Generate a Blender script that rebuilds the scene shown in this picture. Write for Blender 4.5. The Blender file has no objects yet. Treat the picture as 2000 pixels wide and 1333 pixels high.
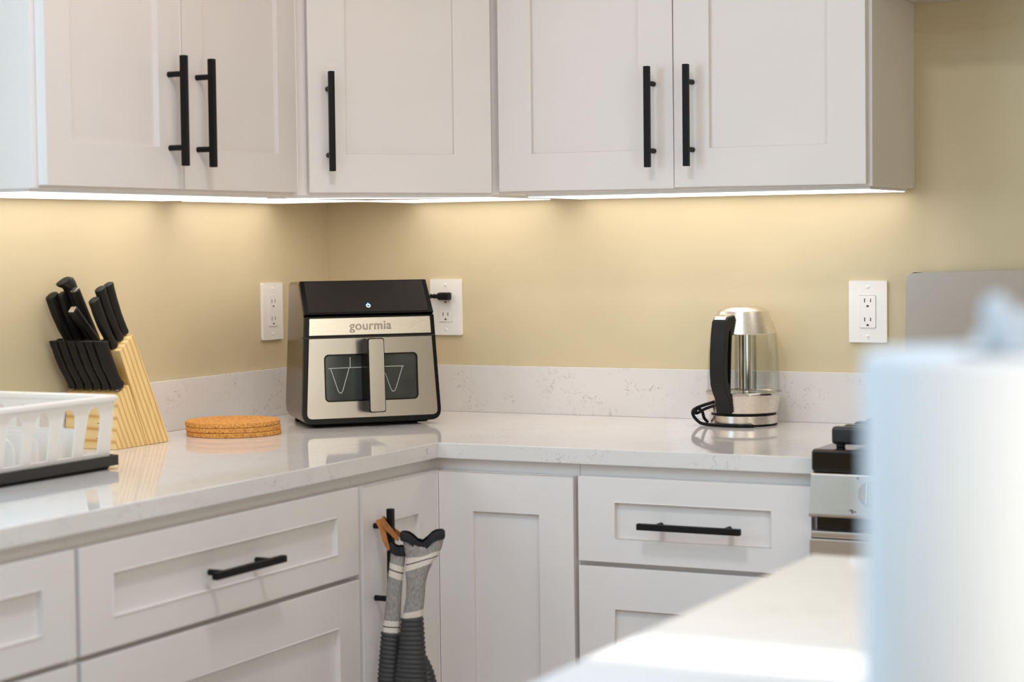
import bpy, bmesh, math, random
from mathutils import Matrix, Vector
from math import sin, cos, pi, radians
random.seed(4)
C = bpy.context.scene.collection
scn = bpy.context.scene

# ------------------------------------------------------------------ camera, light, exposure
cam_d = bpy.data.cameras.new('camera'); cam = bpy.data.objects.new('camera', cam_d); C.objects.link(cam); scn.camera = cam
cam_d.sensor_width = 36.0; cam_d.lens = 36.0 * 3903.44 / 2000.0
_ya, _pi, _ro = radians(26.7955), radians(2.856), radians(-0.6688)
_f = Vector((-sin(_ya) * cos(_pi), cos(_ya) * cos(_pi), -sin(_pi)))
_r = Vector((cos(_ya), sin(_ya), 0)); _u = _r.cross(_f)
_r2 = _r * cos(_ro) + _u * sin(_ro); _u2 = -_r * sin(_ro) + _u * cos(_ro)
_m = Matrix((_r2, _u2, -_f)).transposed().to_4x4(); _m.translation = (2.4965, -3.9911, 1.2980)
cam.matrix_world = _m
cam_d.clip_start = 0.05; cam_d.clip_end = 50
cam_d.dof.use_dof = True; cam_d.dof.focus_distance = 4.05; cam_d.dof.aperture_fstop = 3.5
cam_d.dof.aperture_blades = 0

vs = scn.view_settings
vs.view_transform = 'Standard'; vs.look = 'None'; vs.gamma = 1.0; vs.use_curve_mapping = False
vs.exposure = 0.07
scn.display_settings.display_device = 'sRGB'

w = bpy.data.worlds.new('world'); scn.world = w; w.use_nodes = True
w.node_tree.nodes['Background'].inputs[0].default_value = (0.62, 0.78, 1.0, 1)
w.node_tree.nodes['Background'].inputs[1].default_value = 0.05

def lamp(name, kind, loc, energy, col, rot=(0, 0, 0), **kw):
    d = bpy.data.lights.new(name, kind); d.energy = energy; d.color = col
    for k, v in kw.items(): setattr(d, k, v)
    o = bpy.data.objects.new(name, d); o.location = loc; o.rotation_euler = rot; C.objects.link(o); return o

# daylight through the window over the sink (left wall, nearer than the frame)
lamp('window_daylight', 'AREA', (-0.02, -2.75, 1.62), 21.0, (0.46, 0.75, 1.0), (0, radians(-90), 0), shape='RECTANGLE', size=1.04, size_y=1.26)
# added fill lamps at the right and front walls, no known doors there
lamp('right_wall_fill', 'AREA', (4.47, -3.6, 1.3), 31.0, (1.0, 0.97, 0.86), (0, radians(90), 0), shape='RECTANGLE', size=1.8, size_y=2.0)
lamp('front_wall_fill', 'AREA', (2.2, -6.46, 1.0), 11.0, (0.95, 0.97, 1.0), (radians(90), 0, 0), shape='RECTANGLE', size=3.0, size_y=1.7)
# added blue fill from overhead, no known roof opening; then the ceiling lamps
lamp('overhead_fill', 'AREA', (1.15, -2.9, 2.43), 13.2, (0.136, 0.523, 1.0), (0, 0, 0), shape='RECTANGLE', size=1.0, size_y=1.2)
for x, y, e, c in ((0.85, -1.25, 2.0, (1.0, 0.5, 0.25)), (1.25, -1.9, 10.5, (0.98, 0.98, 1.0)), (3.2, -3.6, 22.0, (0.857, 0.905, 1.0))):  # first can inferred from handle shadows, the other two added as fill
    lamp('can_and_fill', 'AREA', (x, y, 2.43), e, c, (0, 0, 0), shape='DISK', size=0.26)
LED_STRENGTH = 2.45
LED_COL = (1.0, 0.95, 0.92)

# ------------------------------------------------------------------ materials
def s2l(c):
    c = c / 255.0
    return c / 12.92 if c <= 0.04045 else ((c + 0.055) / 1.055) ** 2.4
def rgb(r, g, b): return (s2l(r), s2l(g), s2l(b), 1.0)

class NT:
    def __init__(s, name):
        s.m = bpy.data.materials.new(name); s.m.use_nodes = True; s.t = s.m.node_tree
        s.b = s.t.nodes['Principled BSDF']; s.out = s.t.nodes['Material Output']
    def n(s, typ, ins=None, **kw):
        nd = s.t.nodes.new(typ)
        for k, v in kw.items(): setattr(nd, k, v)
        for k, v in (ins or {}).items():
            if isinstance(v, tuple) and len(v) == 2 and hasattr(v[0], 'outputs'): s.t.links.new(v[0].outputs[v[1]], nd.inputs[k])
            else: nd.inputs[k].default_value = v
        return nd
    def l(s, a, ao, b, bi): s.t.links.new(a.outputs[ao], b.inputs[bi])
    def set(s, **kw):
        for k, v in kw.items(): s.b.inputs[k.replace('_', ' ')].default_value = v
    def ramp(s, src, so, stops):
        r = s.n('ShaderNodeValToRGB'); e = r.color_ramp.elements
        while len(e) < len(stops): e.new(0.5)
        for i, (p, c) in enumerate(stops): e[i].position = p; e[i].color = c
        s.l(src, so, r, 0); return r
    def bump(s, src, so, strength=0.1, dist=0.001):
        b = s.n('ShaderNodeBump', {'Strength': strength, 'Distance': dist}); s.l(src, so, b, 'Height'); s.l(b, 0, s.b, 'Normal'); return b
    def coord(s, scale=(1, 1, 1), out=3, rot=(0, 0, 0)):
        c = s.n('ShaderNodeTexCoord'); mp = s.n('ShaderNodeMapping'); mp.inputs['Scale'].default_value = scale; mp.inputs['Rotation'].default_value = rot
        s.l(c, out, mp, 0); return mp

def plain(name, col, rough=0.4, metal=0.0, noise=0.0, nscale=120, bump=0.0, spec=0.5, coat=0.0):
    t = NT(name); t.set(Roughness=rough, Metallic=metal); t.b.inputs['Specular IOR Level'].default_value = spec
    t.b.inputs['Coat Weight'].default_value = coat
    mp = t.coord(); nz = t.n('ShaderNodeTexNoise', {'Scale': nscale, 'Detail': 4.0}); t.l(mp, 0, nz, 'Vector')
    c1 = tuple(max(0, v * (1 - noise)) for v in col[:3]) + (1,); c2 = tuple(min(1, v * (1 + noise)) for v in col[:3]) + (1,)
    r = t.ramp(nz, 0, [(0.35, c1), (0.65, c2)]); t.l(r, 0, t.b, 'Base Color')
    if bump: t.bump(nz, 0, bump, 0.0006)
    return t.m

M = {}
M['cab'] = plain('white_satin_paint', rgb(230, 222, 217), 0.38, noise=0.01, nscale=8, bump=0.02)
M['wall'] = plain('khaki_wall_paint', rgb(207, 191, 155), 0.55, noise=0.025, nscale=5, bump=0.0)
M['ceil'] = plain('ceiling_paint', rgb(232, 230, 226), 0.7, noise=0.01, nscale=5)
M['black'] = plain('matte_black_metal', rgb(17, 15, 15), 0.55, metal=0.0, noise=0.1, spec=0.22)
M['knife'] = plain('black_handle_plastic', rgb(21, 19, 18), 0.5, spec=0.3, noise=0.12, nscale=200, bump=0.05)
M['gloss_black'] = plain('glossy_black_plastic', rgb(11, 10, 11), 0.25, noise=0.05, spec=0.18)
M['panel_black'] = plain('black_touch_panel', rgb(26, 20, 17), 0.5, noise=0.15, nscale=60, spec=0.3)
M['kettle_black'] = plain('kettle_handle_plastic', rgb(15, 14, 14), 0.42, noise=0.1, spec=0.35)
M['outlet'] = plain('white_outlet_plastic', rgb(240, 236, 230), 0.3, noise=0.01)
M['slot'] = plain('dark_slot', rgb(45, 36, 30), 0.6, noise=0.05)
M['rack'] = plain('white_rack_plastic', rgb(240, 234, 226), 0.32, noise=0.01)
M['tray'] = plain('charcoal_tray_plastic', rgb(38, 36, 35), 0.5, noise=0.08, bump=0.05)
M['cork_dark'] = M['black']
M['paper'] = plain('paper_towel', rgb(224, 225, 226), 0.9, noise=0.02, nscale=300, bump=0.25, spec=0.1)
M['card'] = plain('cardboard_core', rgb(150, 142, 132), 0.9, noise=0.05)
M['leather'] = plain('tan_leather', rgb(168, 104, 46), 0.5, noise=0.18, nscale=80, bump=0.1)
M['cream'] = plain('cream_stripe_cloth', rgb(222, 208, 194), 0.9, noise=0.06, nscale=400, bump=0.3, spec=0.1)
M['bind'] = plain('charcoal_binding_cloth', rgb(50, 49, 51), 0.9, noise=0.15, nscale=300, bump=0.3, spec=0.1)
M['silicone'] = plain('charcoal_ribbed_silicone', rgb(54, 52, 51), 0.5, noise=0.08, nscale=120, bump=0.05)
M['floor'] = plain('floor_wood', rgb(226, 214, 200), 0.45, noise=0.15, nscale=6)
M['burner'] = plain('cast_iron', rgb(30, 30, 33), 0.38, noise=0.15, nscale=300, bump=0.2)
M['enamel'] = plain('black_enamel', rgb(10, 10, 11), 0.08, noise=0.05)
M['grey_print'] = plain('grey_print', rgb(120, 112, 106), 0.6, noise=0.02)
M['black_print'] = plain('dark_burnt_print', rgb(44, 30, 18), 0.7, noise=0.1)
M['frame_white'] = plain('window_frame_paint', rgb(235, 235, 235), 0.5, noise=0.01)
M['pale'] = plain('pale_grey_enamel', rgb(196, 208, 218), 0.3, noise=0.01)
M['wire'] = plain('bright_wire', rgb(225, 225, 215), 0.35, noise=0.02)
M['badge'] = plain('embossed_steel_lettering', rgb(150, 143, 135), 0.25, metal=1.0, noise=0.02)

def steel(name, col, rough, stretch, scale=60, amp=0.05):
    t = NT(name); t.set(Metallic=1.0, Roughness=rough)
    mp = t.coord(stretch); nz = t.n('ShaderNodeTexNoise', {'Scale': scale, 'Detail': 5.0}); t.l(mp, 0, nz, 'Vector')
    c1 = tuple(v * (1 - amp) for v in col[:3]) + (1,); c2 = tuple(min(1, v * (1 + amp)) for v in col[:3]) + (1,)
    r = t.ramp(nz, 0, [(0.3, c1), (0.7, c2)]); t.l(r, 0, t.b, 'Base Color')
    mr = t.n('ShaderNodeMapRange', {'To Min': rough * 0.85, 'To Max': rough * 1.2}); t.l(nz, 0, mr, 0); t.l(mr, 0, t.b, 'Roughness')
    return t.m
M['steel_h'] = steel('brushed_steel', rgb(215, 208, 200), 0.27, (1, 1, 40), amp=0.03)
M['steel_v'] = steel('brushed_steel_vertical', rgb(170, 164, 158), 0.22, (40, 40, 1), amp=0.03)
M['steel_soft'] = steel('satin_steel', rgb(192, 178, 166), 0.34, (1, 1, 14), amp=0.012)
M['steel_k'] = steel('kettle_steel', rgb(226, 217, 205), 0.26, (1, 1, 60), amp=0.02)
M['steel_dark'] = steel('dark_steel_shell', rgb(126, 108, 80), 0.28, (1, 1, 40))
M['chrome'] = steel('polished_steel', rgb(208, 205, 200), 0.09, (1, 1, 1))

def quartz():
    t = NT('white_quartz'); t.set(Roughness=0.05); t.b.inputs['Specular IOR Level'].default_value = 0.33
    mp = t.coord()
    wob = t.n('ShaderNodeTexNoise', {'Scale': 14.0, 'Detail': 3.0}); t.l(mp, 0, wob, 'Vector')
    add = t.n('ShaderNodeVectorMath', operation='MULTIPLY_ADD'); t.l(wob, 1, add, 0); add.inputs[1].default_value = (0.10, 0.10, 0.10); t.l(mp, 0, add, 2)
    vein = t.n('ShaderNodeTexNoise', {'Scale': 34.0, 'Detail': 5.0, 'Roughness': 0.62}); t.l(add, 0, vein, 'Vector')
    line = t.ramp(vein, 0, [(0.487, (0, 0, 0, 1)), (0.50, (1, 1, 1, 1)), (0.513, (0, 0, 0, 1))])
    msk = t.n('ShaderNodeTexNoise', {'Scale': 11.0, 'Detail': 2.0}); t.l(mp, 0, msk, 'Vector')
    mr = t.ramp(msk, 0, [(0.47, (0, 0, 0, 1)), (0.60, (1, 1, 1, 1))])
    fl = t.n('ShaderNodeTexNoise', {'Scale': 150.0, 'Detail': 2.0}); t.l(mp, 0, fl, 'Vector')
    fr = t.ramp(fl, 0, [(0.44, (0, 0, 0, 1)), (0.56, (1, 1, 1, 1))])
    m1 = t.n('ShaderNodeMath', operation='MULTIPLY'); t.l(line, 0, m1, 0); t.l(mr, 0, m1, 1)
    m2 = t.n('ShaderNodeMath', operation='MULTIPLY'); t.l(m1, 0, m2, 0); t.l(fr, 0, m2, 1)
    m3 = t.n('ShaderNodeMath', operation='MULTIPLY'); t.l(m2, 0, m3, 0); m3.inputs[1].default_value = 0.72
    cl = t.n('ShaderNodeTexNoise', {'Scale': 4.0, 'Detail': 4.0}); t.l(mp, 0, cl, 'Vector')
    base = t.ramp(cl, 0, [(0.3, rgb(221, 215, 210)), (0.7, rgb(229, 223, 218))])
    mix = t.n('ShaderNodeMix', data_type='RGBA'); t.l(m3, 0, mix, 0); t.l(base, 0, mix, 6); mix.inputs[7].default_value = rgb(112, 104, 104)
    t.l(mix, 2, t.b, 'Base Color'); return t.m
M['quartz'] = quartz()

def cork():
    t = NT('cork'); t.set(Roughness=0.85); t.b.inputs['Specular IOR Level'].default_value = 0.2
    mp = t.coord(); v = t.n('ShaderNodeTexVoronoi', {'Scale': 320.0}); t.l(mp, 0, v, 'Vector')
    nz = t.n('ShaderNodeTexNoise', {'Scale': 260.0, 'Detail': 4.0}); t.l(mp, 0, nz, 'Vector')
    r = t.ramp(nz, 0, [(0.30, rgb(148, 92, 38)), (0.42, rgb(206, 142, 70)), (0.7, rgb(232, 174, 100))])
    r2 = t.ramp(v, 1, [(0.0, (0.82, 0.82, 0.82, 1)), (1.0, (1.1, 1.1, 1.1, 1))])
    mx = t.n('ShaderNodeMix', data_type='RGBA', blend_type='MULTIPLY'); mx.inputs[0].default_value = 1.0; t.l(r, 0, mx, 6); t.l(r2, 0, mx, 7)
    t.l(mx, 2, t.b, 'Base Color'); t.bump(nz, 0, 0.35, 0.0008); return t.m
M['cork'] = cork()

def pine():
    # laminated pine: grain lines that run along the block's lean
    t = NT('pine_wood'); t.set(Roughness=0.5)
    mp = t.coord((1, 1, 1), rot=(radians(-26.5), 0, 0))
    nz = t.n('ShaderNodeTexNoise', {'Scale': 5.0, 'Detail': 2.0}); mp2 = t.coord((6, 6, 1.0), rot=(radians(-26.5), 0, 0)); t.l(mp2, 0, nz, 'Vector')
    wv = t.n('ShaderNodeTexWave', {'Scale': 25.0, 'Distortion': 1.0, 'Detail': 1.0, 'Detail Scale': 0.6}, wave_type='BANDS', bands_direction='Y'); t.l(mp, 0, wv, 'Vector')
    r = t.ramp(wv, 0, [(0.0, rgb(218, 168, 98)), (0.16, rgb(236, 194, 126)), (0.34, rgb(244, 209, 143)), (1.0, rgb(247, 215, 152))])
    r2 = t.ramp(nz, 0, [(0.3, (0.90, 0.88, 0.84, 1)), (0.7, (1.03, 1.03, 1.03, 1))])
    mx = t.n('ShaderNodeMix', data_type='RGBA', blend_type='MULTIPLY'); mx.inputs[0].default_value = 1.0; t.l(r, 0, mx, 6); t.l(r2, 0, mx, 7)
    t.l(mx, 2, t.b, 'Base Color'); return t.m
M['pine'] = pine()

def herring():
    t = NT('grey_woven_cloth'); t.set(Roughness=0.95); t.b.inputs['Specular IOR Level'].default_value = 0.1
    mp = t.coord((1, 1, 0.35)); nz = t.n('ShaderNodeTexNoise', {'Scale': 420.0, 'Detail': 3.0}); t.l(mp, 0, nz, 'Vector')
    mp2 = t.coord(rot=(0, radians(35), 0)); wv = t.n('ShaderNodeTexWave', {'Scale': 190.0, 'Distortion': 2.0}); t.l(mp2, 0, wv, 'Vector')
    r = t.ramp(nz, 0, [(0.35, rgb(140, 133, 128)), (0.65, rgb(168, 160, 154))])
    r2 = t.ramp(wv, 0, [(0.2, (0.88, 0.88, 0.88, 1)), (0.8, (1.06, 1.06, 1.06, 1))])
    mx = t.n('ShaderNodeMix', data_type='RGBA', blend_type='MULTIPLY'); mx.inputs[0].default_value = 1.0; t.l(r, 0, mx, 6); t.l(r2, 0, mx, 7)
    t.l(mx, 2, t.b, 'Base Color'); t.bump(nz, 0, 0.3, 0.0006); return t.m
M['herring'] = herring()

def emit(name, col, strength):
    t = NT(name); t.set(Roughness=0.5); t.b.inputs['Base Color'].default_value = (0.8, 0.8, 0.8, 1)
    t.b.inputs['Emission Color'].default_value = col + (1,); t.b.inputs['Emission Strength'].default_value = strength; return t.m
M['led'] = emit('led_diffuser', LED_COL, LED_STRENGTH)
M['blue_led'] = emit('blue_power_light', (0.10, 0.45, 1.0), 2.2)

def clear(name, tint, refl=1.0, base=0.04):
    # thin clear wall: see-through with a fresnel reflection
    t = NT(name); tr = t.n('ShaderNodeBsdfTransparent'); tr.inputs[0].default_value = tint
    gl = t.n('ShaderNodeBsdfGlossy'); gl.inputs['Roughness'].default_value = 0.03
    fr = t.n('ShaderNodeLayerWeight', {'Blend': 0.22}); mm = t.n('ShaderNodeMath', operation='MULTIPLY_ADD'); t.l(fr, 0, mm, 0); mm.inputs[1].default_value = 0.55 * refl; mm.inputs[2].default_value = base
    mx = t.n('ShaderNodeMixShader'); t.l(mm, 0, mx, 0); t.l(tr, 0, mx, 1); t.l(gl, 0, mx, 2); t.l(mx, 0, t.out, 0); return t.m
M['glass'] = clear('clear_kettle_glass', (0.985, 0.99, 0.98, 1), refl=0.45, base=0.012)
M['pane'] = clear('window_glass', (0.97, 0.99, 1, 1))
def dark_glass():
    t = NT('smoked_oven_glass'); t.set(Roughness=0.06)
    mp = t.coord(); nz = t.n('ShaderNodeTexNoise', {'Scale': 9.0, 'Detail': 2.0}); t.l(mp, 0, nz, 'Vector')
    r = t.ramp(nz, 0, [(0.3, rgb(38, 42, 40)), (0.7, rgb(70, 74, 71))]); t.l(r, 0, t.b, 'Base Color'); return t.m
M['smoked'] = dark_glass()

# ------------------------------------------------------------------ mesh helpers
def thing(name, label, cat, loc=(0, 0, 0), rz=0.0, group=None):
    o = bpy.data.objects.new(name, None); C.objects.link(o); o.location = loc; o.rotation_euler = (0, 0, rz); o.empty_display_size = 0.05
    o['label'] = label; o['category'] = cat
    if group: o['group'] = group
    return o
def tag(o, label, cat, group=None):
    o['label'] = label; o['category'] = cat
    if group: o['group'] = group
    return o
def obj(name, bm, mats, parent=None, smooth=40, loc=None, rz=None, recalc=True):
    if recalc: bmesh.ops.recalc_face_normals(bm, faces=bm.faces)
    me = bpy.data.meshes.new(name); bm.to_mesh(me); bm.free()
    for m in (mats if isinstance(mats, (list, tuple)) else [mats]): me.materials.append(M[m])
    if smooth:
        for p in me.polygons: p.use_smooth = True
        me.set_sharp_from_angle(angle=radians(smooth))
    o = bpy.data.objects.new(name, me); C.objects.link(o)
    if smooth and smooth <= 45:
        wn = o.modifiers.new('weighted_normal', 'WEIGHTED_NORMAL'); wn.keep_sharp = True; wn.weight = 90
    if parent: o.parent = parent
    if loc: o.location = loc
    if rz is not None: o.rotation_euler = (0, 0, rz)
    return o
def struct(name, bm, m, **kw):
    o = obj(name, bm, m, smooth=30, **kw); o['kind'] = 'structure'; return o

def add(bm, verts, faces, mi=0, mat=None):
    vs_ = [bm.verts.new(mat @ Vector(v) if mat else v) for v in verts]; out = []
    for f in faces:
        fc = bm.faces.new([vs_[i] for i in f]); fc.material_index = mi; out.append(fc)
    return vs_, out
BF = [(0, 3, 2, 1), (4, 5, 6, 7), (0, 1, 5, 4), (1, 2, 6, 5), (2, 3, 7, 6), (3, 0, 4, 7)]
def box(bm, x0, x1, y0, y1, z0, z1, bev=0.0, seg=2, mi=0, mat=None):
    v, f = add(bm, [(x0, y0, z0), (x1, y0, z0), (x1, y1, z0), (x0, y1, z0), (x0, y0, z1), (x1, y0, z1), (x1, y1, z1), (x0, y1, z1)], BF, mi, mat)
    if bev:
        es = list({e for fc in f for e in fc.edges})
        bmesh.ops.bevel(bm, geom=es, offset=bev, segments=seg, profile=0.5, affect='EDGES', clamp_overlap=True)
def bx(*a, **k):
    bm = bmesh.new(); box(bm, *a, **k); return bm
def lathe(bm, prof, n=48, mi=0, mat=None, caps=(True, True)):
    rings = []
    for r, z in prof:
        if r < 1e-6: v = bm.verts.new(mat @ Vector((0, 0, z)) if mat else (0, 0, z)); rings.append([v])
        else: rings.append([bm.verts.new((mat @ Vector((r * cos(2 * pi * i / n), r * sin(2 * pi * i / n), z))) if mat else (r * cos(2 * pi * i / n), r * sin(2 * pi * i / n), z)) for i in range(n)])
    for a, b in zip(rings, rings[1:]):
        for i in range(n):
            j = (i + 1) % n
            if len(a) == 1 and len(b) == 1: break
            if len(a) == 1: f = bm.faces.new((a[0], b[i], b[j]))
            elif len(b) == 1: f = bm.faces.new((a[i], a[j], b[0]))
            else: f = bm.faces.new((a[i], a[j], b[j], b[i]))
            f.material_index = mi
    if caps[0] and len(rings[0]) > 1: bm.faces.new(rings[0][::-1]).material_index = mi
    if caps[1] and len(rings[-1]) > 1: bm.faces.new(rings[-1]).material_index = mi
def loft(bm, rings, mi=None, cap0=True, cap1=True, closed=True):
    R = [[bm.verts.new(p) for p in r] for r in rings]; n = len(R[0])
    for k, (a, b) in enumerate(zip(R, R[1:])):
        for i in range(n if closed else n - 1):
            j = (i + 1) % n
            f = bm.faces.new((a[i], a[j], b[j], b[i]))
            if mi: f.material_index = mi[k]
    if cap0: bm.faces.new(R[0][::-1]).material_index = mi[0] if mi else 0
    if cap1: bm.faces.new(R[-1]).material_index = mi[-1] if mi else 0
    return R
def tube(bm, pts, r, n=10, mi=0, cyclic=False, flat=None):
    pts = [Vector(p) for p in pts]; rings = []; N = len(pts); up = None
    for i, p in enumerate(pts):
        a = pts[(i - 1) % N] if (cyclic or i > 0) else p; b = pts[(i + 1) % N] if (cyclic or i < N - 1) else p
        t = (b - a).normalized()
        if up is None: up = t.orthogonal().normalized()
        up = (up - t * up.dot(t)); up = up.normalized() if up.length > 1e-6 else t.orthogonal().normalized()
        s = t.cross(up); rr = r[i] if isinstance(r, (list, tuple)) else r
        rings.append([p + (up * cos(2 * pi * k / n) + s * sin(2 * pi * k / n)) * rr for k in range(n)])
    if cyclic: rings.append(rings[0])
    loft(bm, rings, [mi] * (N + 1), not cyclic, not cyclic)
    if cyclic: bmesh.ops.remove_doubles(bm, verts=bm.verts, dist=1e-6)
def spline(P, n=8):
    P = [Vector(p) for p in P]; out = []
    for i in range(len(P) - 1):
        p0 = P[max(i - 1, 0)]; p1 = P[i]; p2 = P[i + 1]; p3 = P[min(i + 2, len(P) - 1)]
        for k in range(n):
            t = k / n; out.append(0.5 * ((2 * p1) + (p2 - p0) * t + (2 * p0 - 5 * p1 + 4 * p2 - p3) * t * t + (3 * p1 - p0 - 3 * p2 + p3) * t ** 3))
    out.append(P[-1]); return out
def rrect(x0, x1, y0, y1, r, n=6, corners=(1, 1, 1, 1)):
    out = []
    for k, (cx, cy, a) in enumerate(((x0 + r, y0 + r, pi), (x1 - r, y0 + r, 1.5 * pi), (x1 - r, y1 - r, 0), (x0 + r, y1 - r, 0.5 * pi))):
        if corners[k]:
            out += [(cx + r * cos(a + 0.5 * pi * i / n), cy + r * sin(a + 0.5 * pi * i / n)) for i in range(n + 1)]
        else: out.append(((x0, y0), (x1, y0), (x1, y1), (x0, y1))[k])
    return out
def round_poly(P, R, n=6):
    """polygon with each corner rounded by its own radius"""
    out = []; N = len(P)
    for i in range(N):
        p = Vector(P[i]); a = Vector(P[i - 1]) - p; b = Vector(P[(i + 1) % N]) - p; r = R[i] if isinstance(R, (list, tuple)) else R
        if r <= 0: out.append(tuple(p)); continue
        a.normalize(); b.normalize(); h = math.acos(max(-1, min(1, a.dot(b)))) / 2; d = r / math.tan(h)
        s = p + a * d; e = p + b * d
        for k in range(n + 1):
            t = k / n; out.append(tuple(s * (1 - t) ** 2 + p * 2 * t * (1 - t) + e * t * t))
    return out
def prism(bm, outlines, w0, w1, fn=lambda u, v, w: (u, v, w), mi=0, bev=0.0, seg=2):
    """flat plate with holes: outlines[0] outer, others holes; fn maps (u, v, w) to space"""
    fb, bb, rim = [], [], []
    for ol in outlines:
        a = [bm.verts.new(fn(u, v, w1)) for u, v in ol]; b = [bm.verts.new(fn(u, v, w0)) for u, v in ol]; n = len(ol)
        for i in range(n):
            j = (i + 1) % n; bm.faces.new((a[i], b[i], b[j], a[j])).material_index = mi
        ea = [bm.edges.get((a[i], a[(i + 1) % n])) for i in range(n)]; eb = [bm.edges.get((b[i], b[(i + 1) % n])) for i in range(n)]
        fb += ea; bb += eb; rim += ea
    for es in (fb, bb):
        g = bmesh.ops.triangle_fill(bm, use_beauty=True, use_dissolve=False, edges=es)
        for f in g['geom']:
            if isinstance(f, bmesh.types.BMFace): f.material_index = mi
    if bev: bmesh.ops.bevel(bm, geom=rim, offset=bev, segments=seg, profile=0.5, affect='EDGES', clamp_overlap=True)

# ------------------------------------------------------------------ room
ZC = 0.914
T = 0.12
def wall_box(name, *a): return struct(name, bx(*a), 'wall')
struct('floor', bx(-T, 4.6, -6.6, T, -0.05, 0.0), 'floor')
struct('ceiling', bx(-T, 4.6, -6.6, T, 2.44, 2.5), 'ceil')
wall_box('wall_back', -T, 4.6, 0.0, T, 0.0, 2.44)
bm = bmesh.new()
box(bm, -T, 0, -2.12, 0.0, 0, 2.44); box(bm, -T, 0, -6.5, -3.38, 0, 2.44); box(bm, -T, 0, -3.38, -2.12, 0, 1.10); box(bm, -T, 0, -3.38, -2.12, 2.14, 2.44)
struct('wall_left', bm, 'wall')
wall_box('wall_right', 4.5, 4.6, -6.5, 0.0, 0.0, 2.44)
wall_box('wall_front', -T, 4.6, -6.6, -6.5, 0.0, 2.44)
bm = bmesh.new()
for a in ((-3.38, -3.33, 1.10, 2.14), (-2.17, -2.12, 1.10, 2.14), (-3.33, -2.17, 1.10, 1.15), (-3.33, -2.17, 2.09, 2.14)):
    box(bm, -0.09, -0.05, a[0], a[1], a[2], a[3], bev=0.003)
wf = struct('window_1', bm, 'frame_white')
pn = obj('window_pane', bx(-0.073, -0.069, -3.33, -2.17, 1.15, 2.09), 'pane', wf)

# invented frames round the added fill lamps, all out of view
def fill_frame(name, fn, a0, a1, b0, b1, bars):
    bm = bmesh.new(); q = 0.06
    for u0, u1, v0, v1 in [(a0 - q, a0, b0 - q, b1 + q), (a1, a1 + q, b0 - q, b1 + q), (a0, a1, b0 - q, b0), (a0, a1, b1, b1 + q)] + [(c - 0.03, c + 0.03, b0, b1) for c in bars]:
        box(bm, *fn(u0, u1, v0, v1), bev=0.003)
    return struct(name, bm, 'frame_white')
fill_frame('fill_frame_right', lambda u0, u1, v0, v1: (4.43, 4.499, u0, u1, v0, v1), -4.6, -2.6, 0.40, 2.20, ())
fill_frame('fill_frame_front', lambda u0, u1, v0, v1: (u0, u1, -6.499, -6.42, v0, v1), 0.70, 3.70, 0.15, 1.85, ())
fill_frame('fill_frame_top', lambda u0, u1, v0, v1: (u0, u1, v0, v1, 2.405, 2.4395), 0.65, 1.65, -3.5, -2.3, ())

# ------------------------------------------------------------------ cabinets
def shaker(parent, x0, x1, z0, z1, rail, stile, handle=None, y=-0.02, name='door', label=None, rec=0.009):
    """shaker front in the parent's local frame: x across, z up, front facing -y"""
    W, H = x1 - x0, z1 - z0
    bm = bmesh.new()
    outer = [(0, 0), (W, 0), (W, H), (0, H)]; inner = [(stile, rail), (W - stile, rail), (W - stile, H - rail), (stile, H - rail)]
    prism(bm, [outer, inner], 0.0, 0.0195, lambda u, v, w: (u, 0.0195 - w, v), bev=0.0016)
    d = obj(name, bm, 'cab', parent, smooth=30, loc=(x0, y, z0))
    obj('panel', bx(stile, W - stile, rec, 0.018, rail, H - rail), 'cab', d, smooth=0)
    if handle:
        ax, hx, hz = handle; hx -= x0; hz -= z0
        bm = bmesh.new(); L, q = 0.099, 0.0058
        if ax == 'v':
            box(bm, hx - q, hx + q, -0.040, -0.0284, hz - L, hz + L, bev=0.0012)
            for s in (-0.066, 0.066): tube(bm, [(hx, -0.030, hz + s), (hx, 0.0, hz + s)], 0.0052, 14)
        else:
            box(bm, hx - L, hx + L, -0.040, -0.0284, hz - q, hz + q, bev=0.0012)
            for s in (-0.066, 0.066): tube(bm, [(hx + s, -0.030, hz), (hx + s, 0.0, hz)], 0.0052, 14)
        obj('handle', bm, 'black', d, smooth=40)
    return d
ZU = 1.395; UH = 0.94
def poly_prism(bm, P, z0, z1, bev=0.0):
    prism(bm, [P], z0, z1, lambda u, v, w: (u, v, w)); 
    if bev: pass
E_ = 0.0006
# upper left (on the left wall)
t = thing('upper_cabinet', 'white shaker upper cabinet with two doors on the left wall above the knife block', 'cabinet', (0.297, -1.386, ZU), pi / 2)
obj('carcass', bx(0, 0.7795, 0, 0.2965, 0, UH, bev=0.001), 'cab', t, smooth=30)
shaker(t, 0.010, 0.3872, 0.0055, UH - 0.01, 0.075, 0.068, ('v', 0.350, 0.1445))
shaker(t, 0.3902, 0.770, 0.0055, UH - 0.01, 0.075, 0.066, ('v', 0.4355, 0.1445))
# corner upper, diagonal face
t = thing('corner_cabinet', 'white diagonal corner upper cabinet with one shaker door above the air fryer', 'cabinet', (0.297, -0.606, ZU), pi / 4)
def loc45(x, y):
    dx, dy = x - 0.297, y + 0.606; c = cos(pi / 4)
    return (c * dx + c * dy, -c * dx + c * dy)
bm = bmesh.new(); P5 = [(E_, -E_), (E_, -0.606), (0.297, -0.606), (0.606, -0.297), (0.606, -E_)]
poly_prism(bm, [loc45(*p) for p in P5], 0, UH); obj('carcass', bm, 'cab', t, smooth=30)
shaker(t, 0.031, 0.412, 0.0047, UH - 0.01, 0.078, 0.078, ('v', 0.0715, 0.1455))
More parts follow.
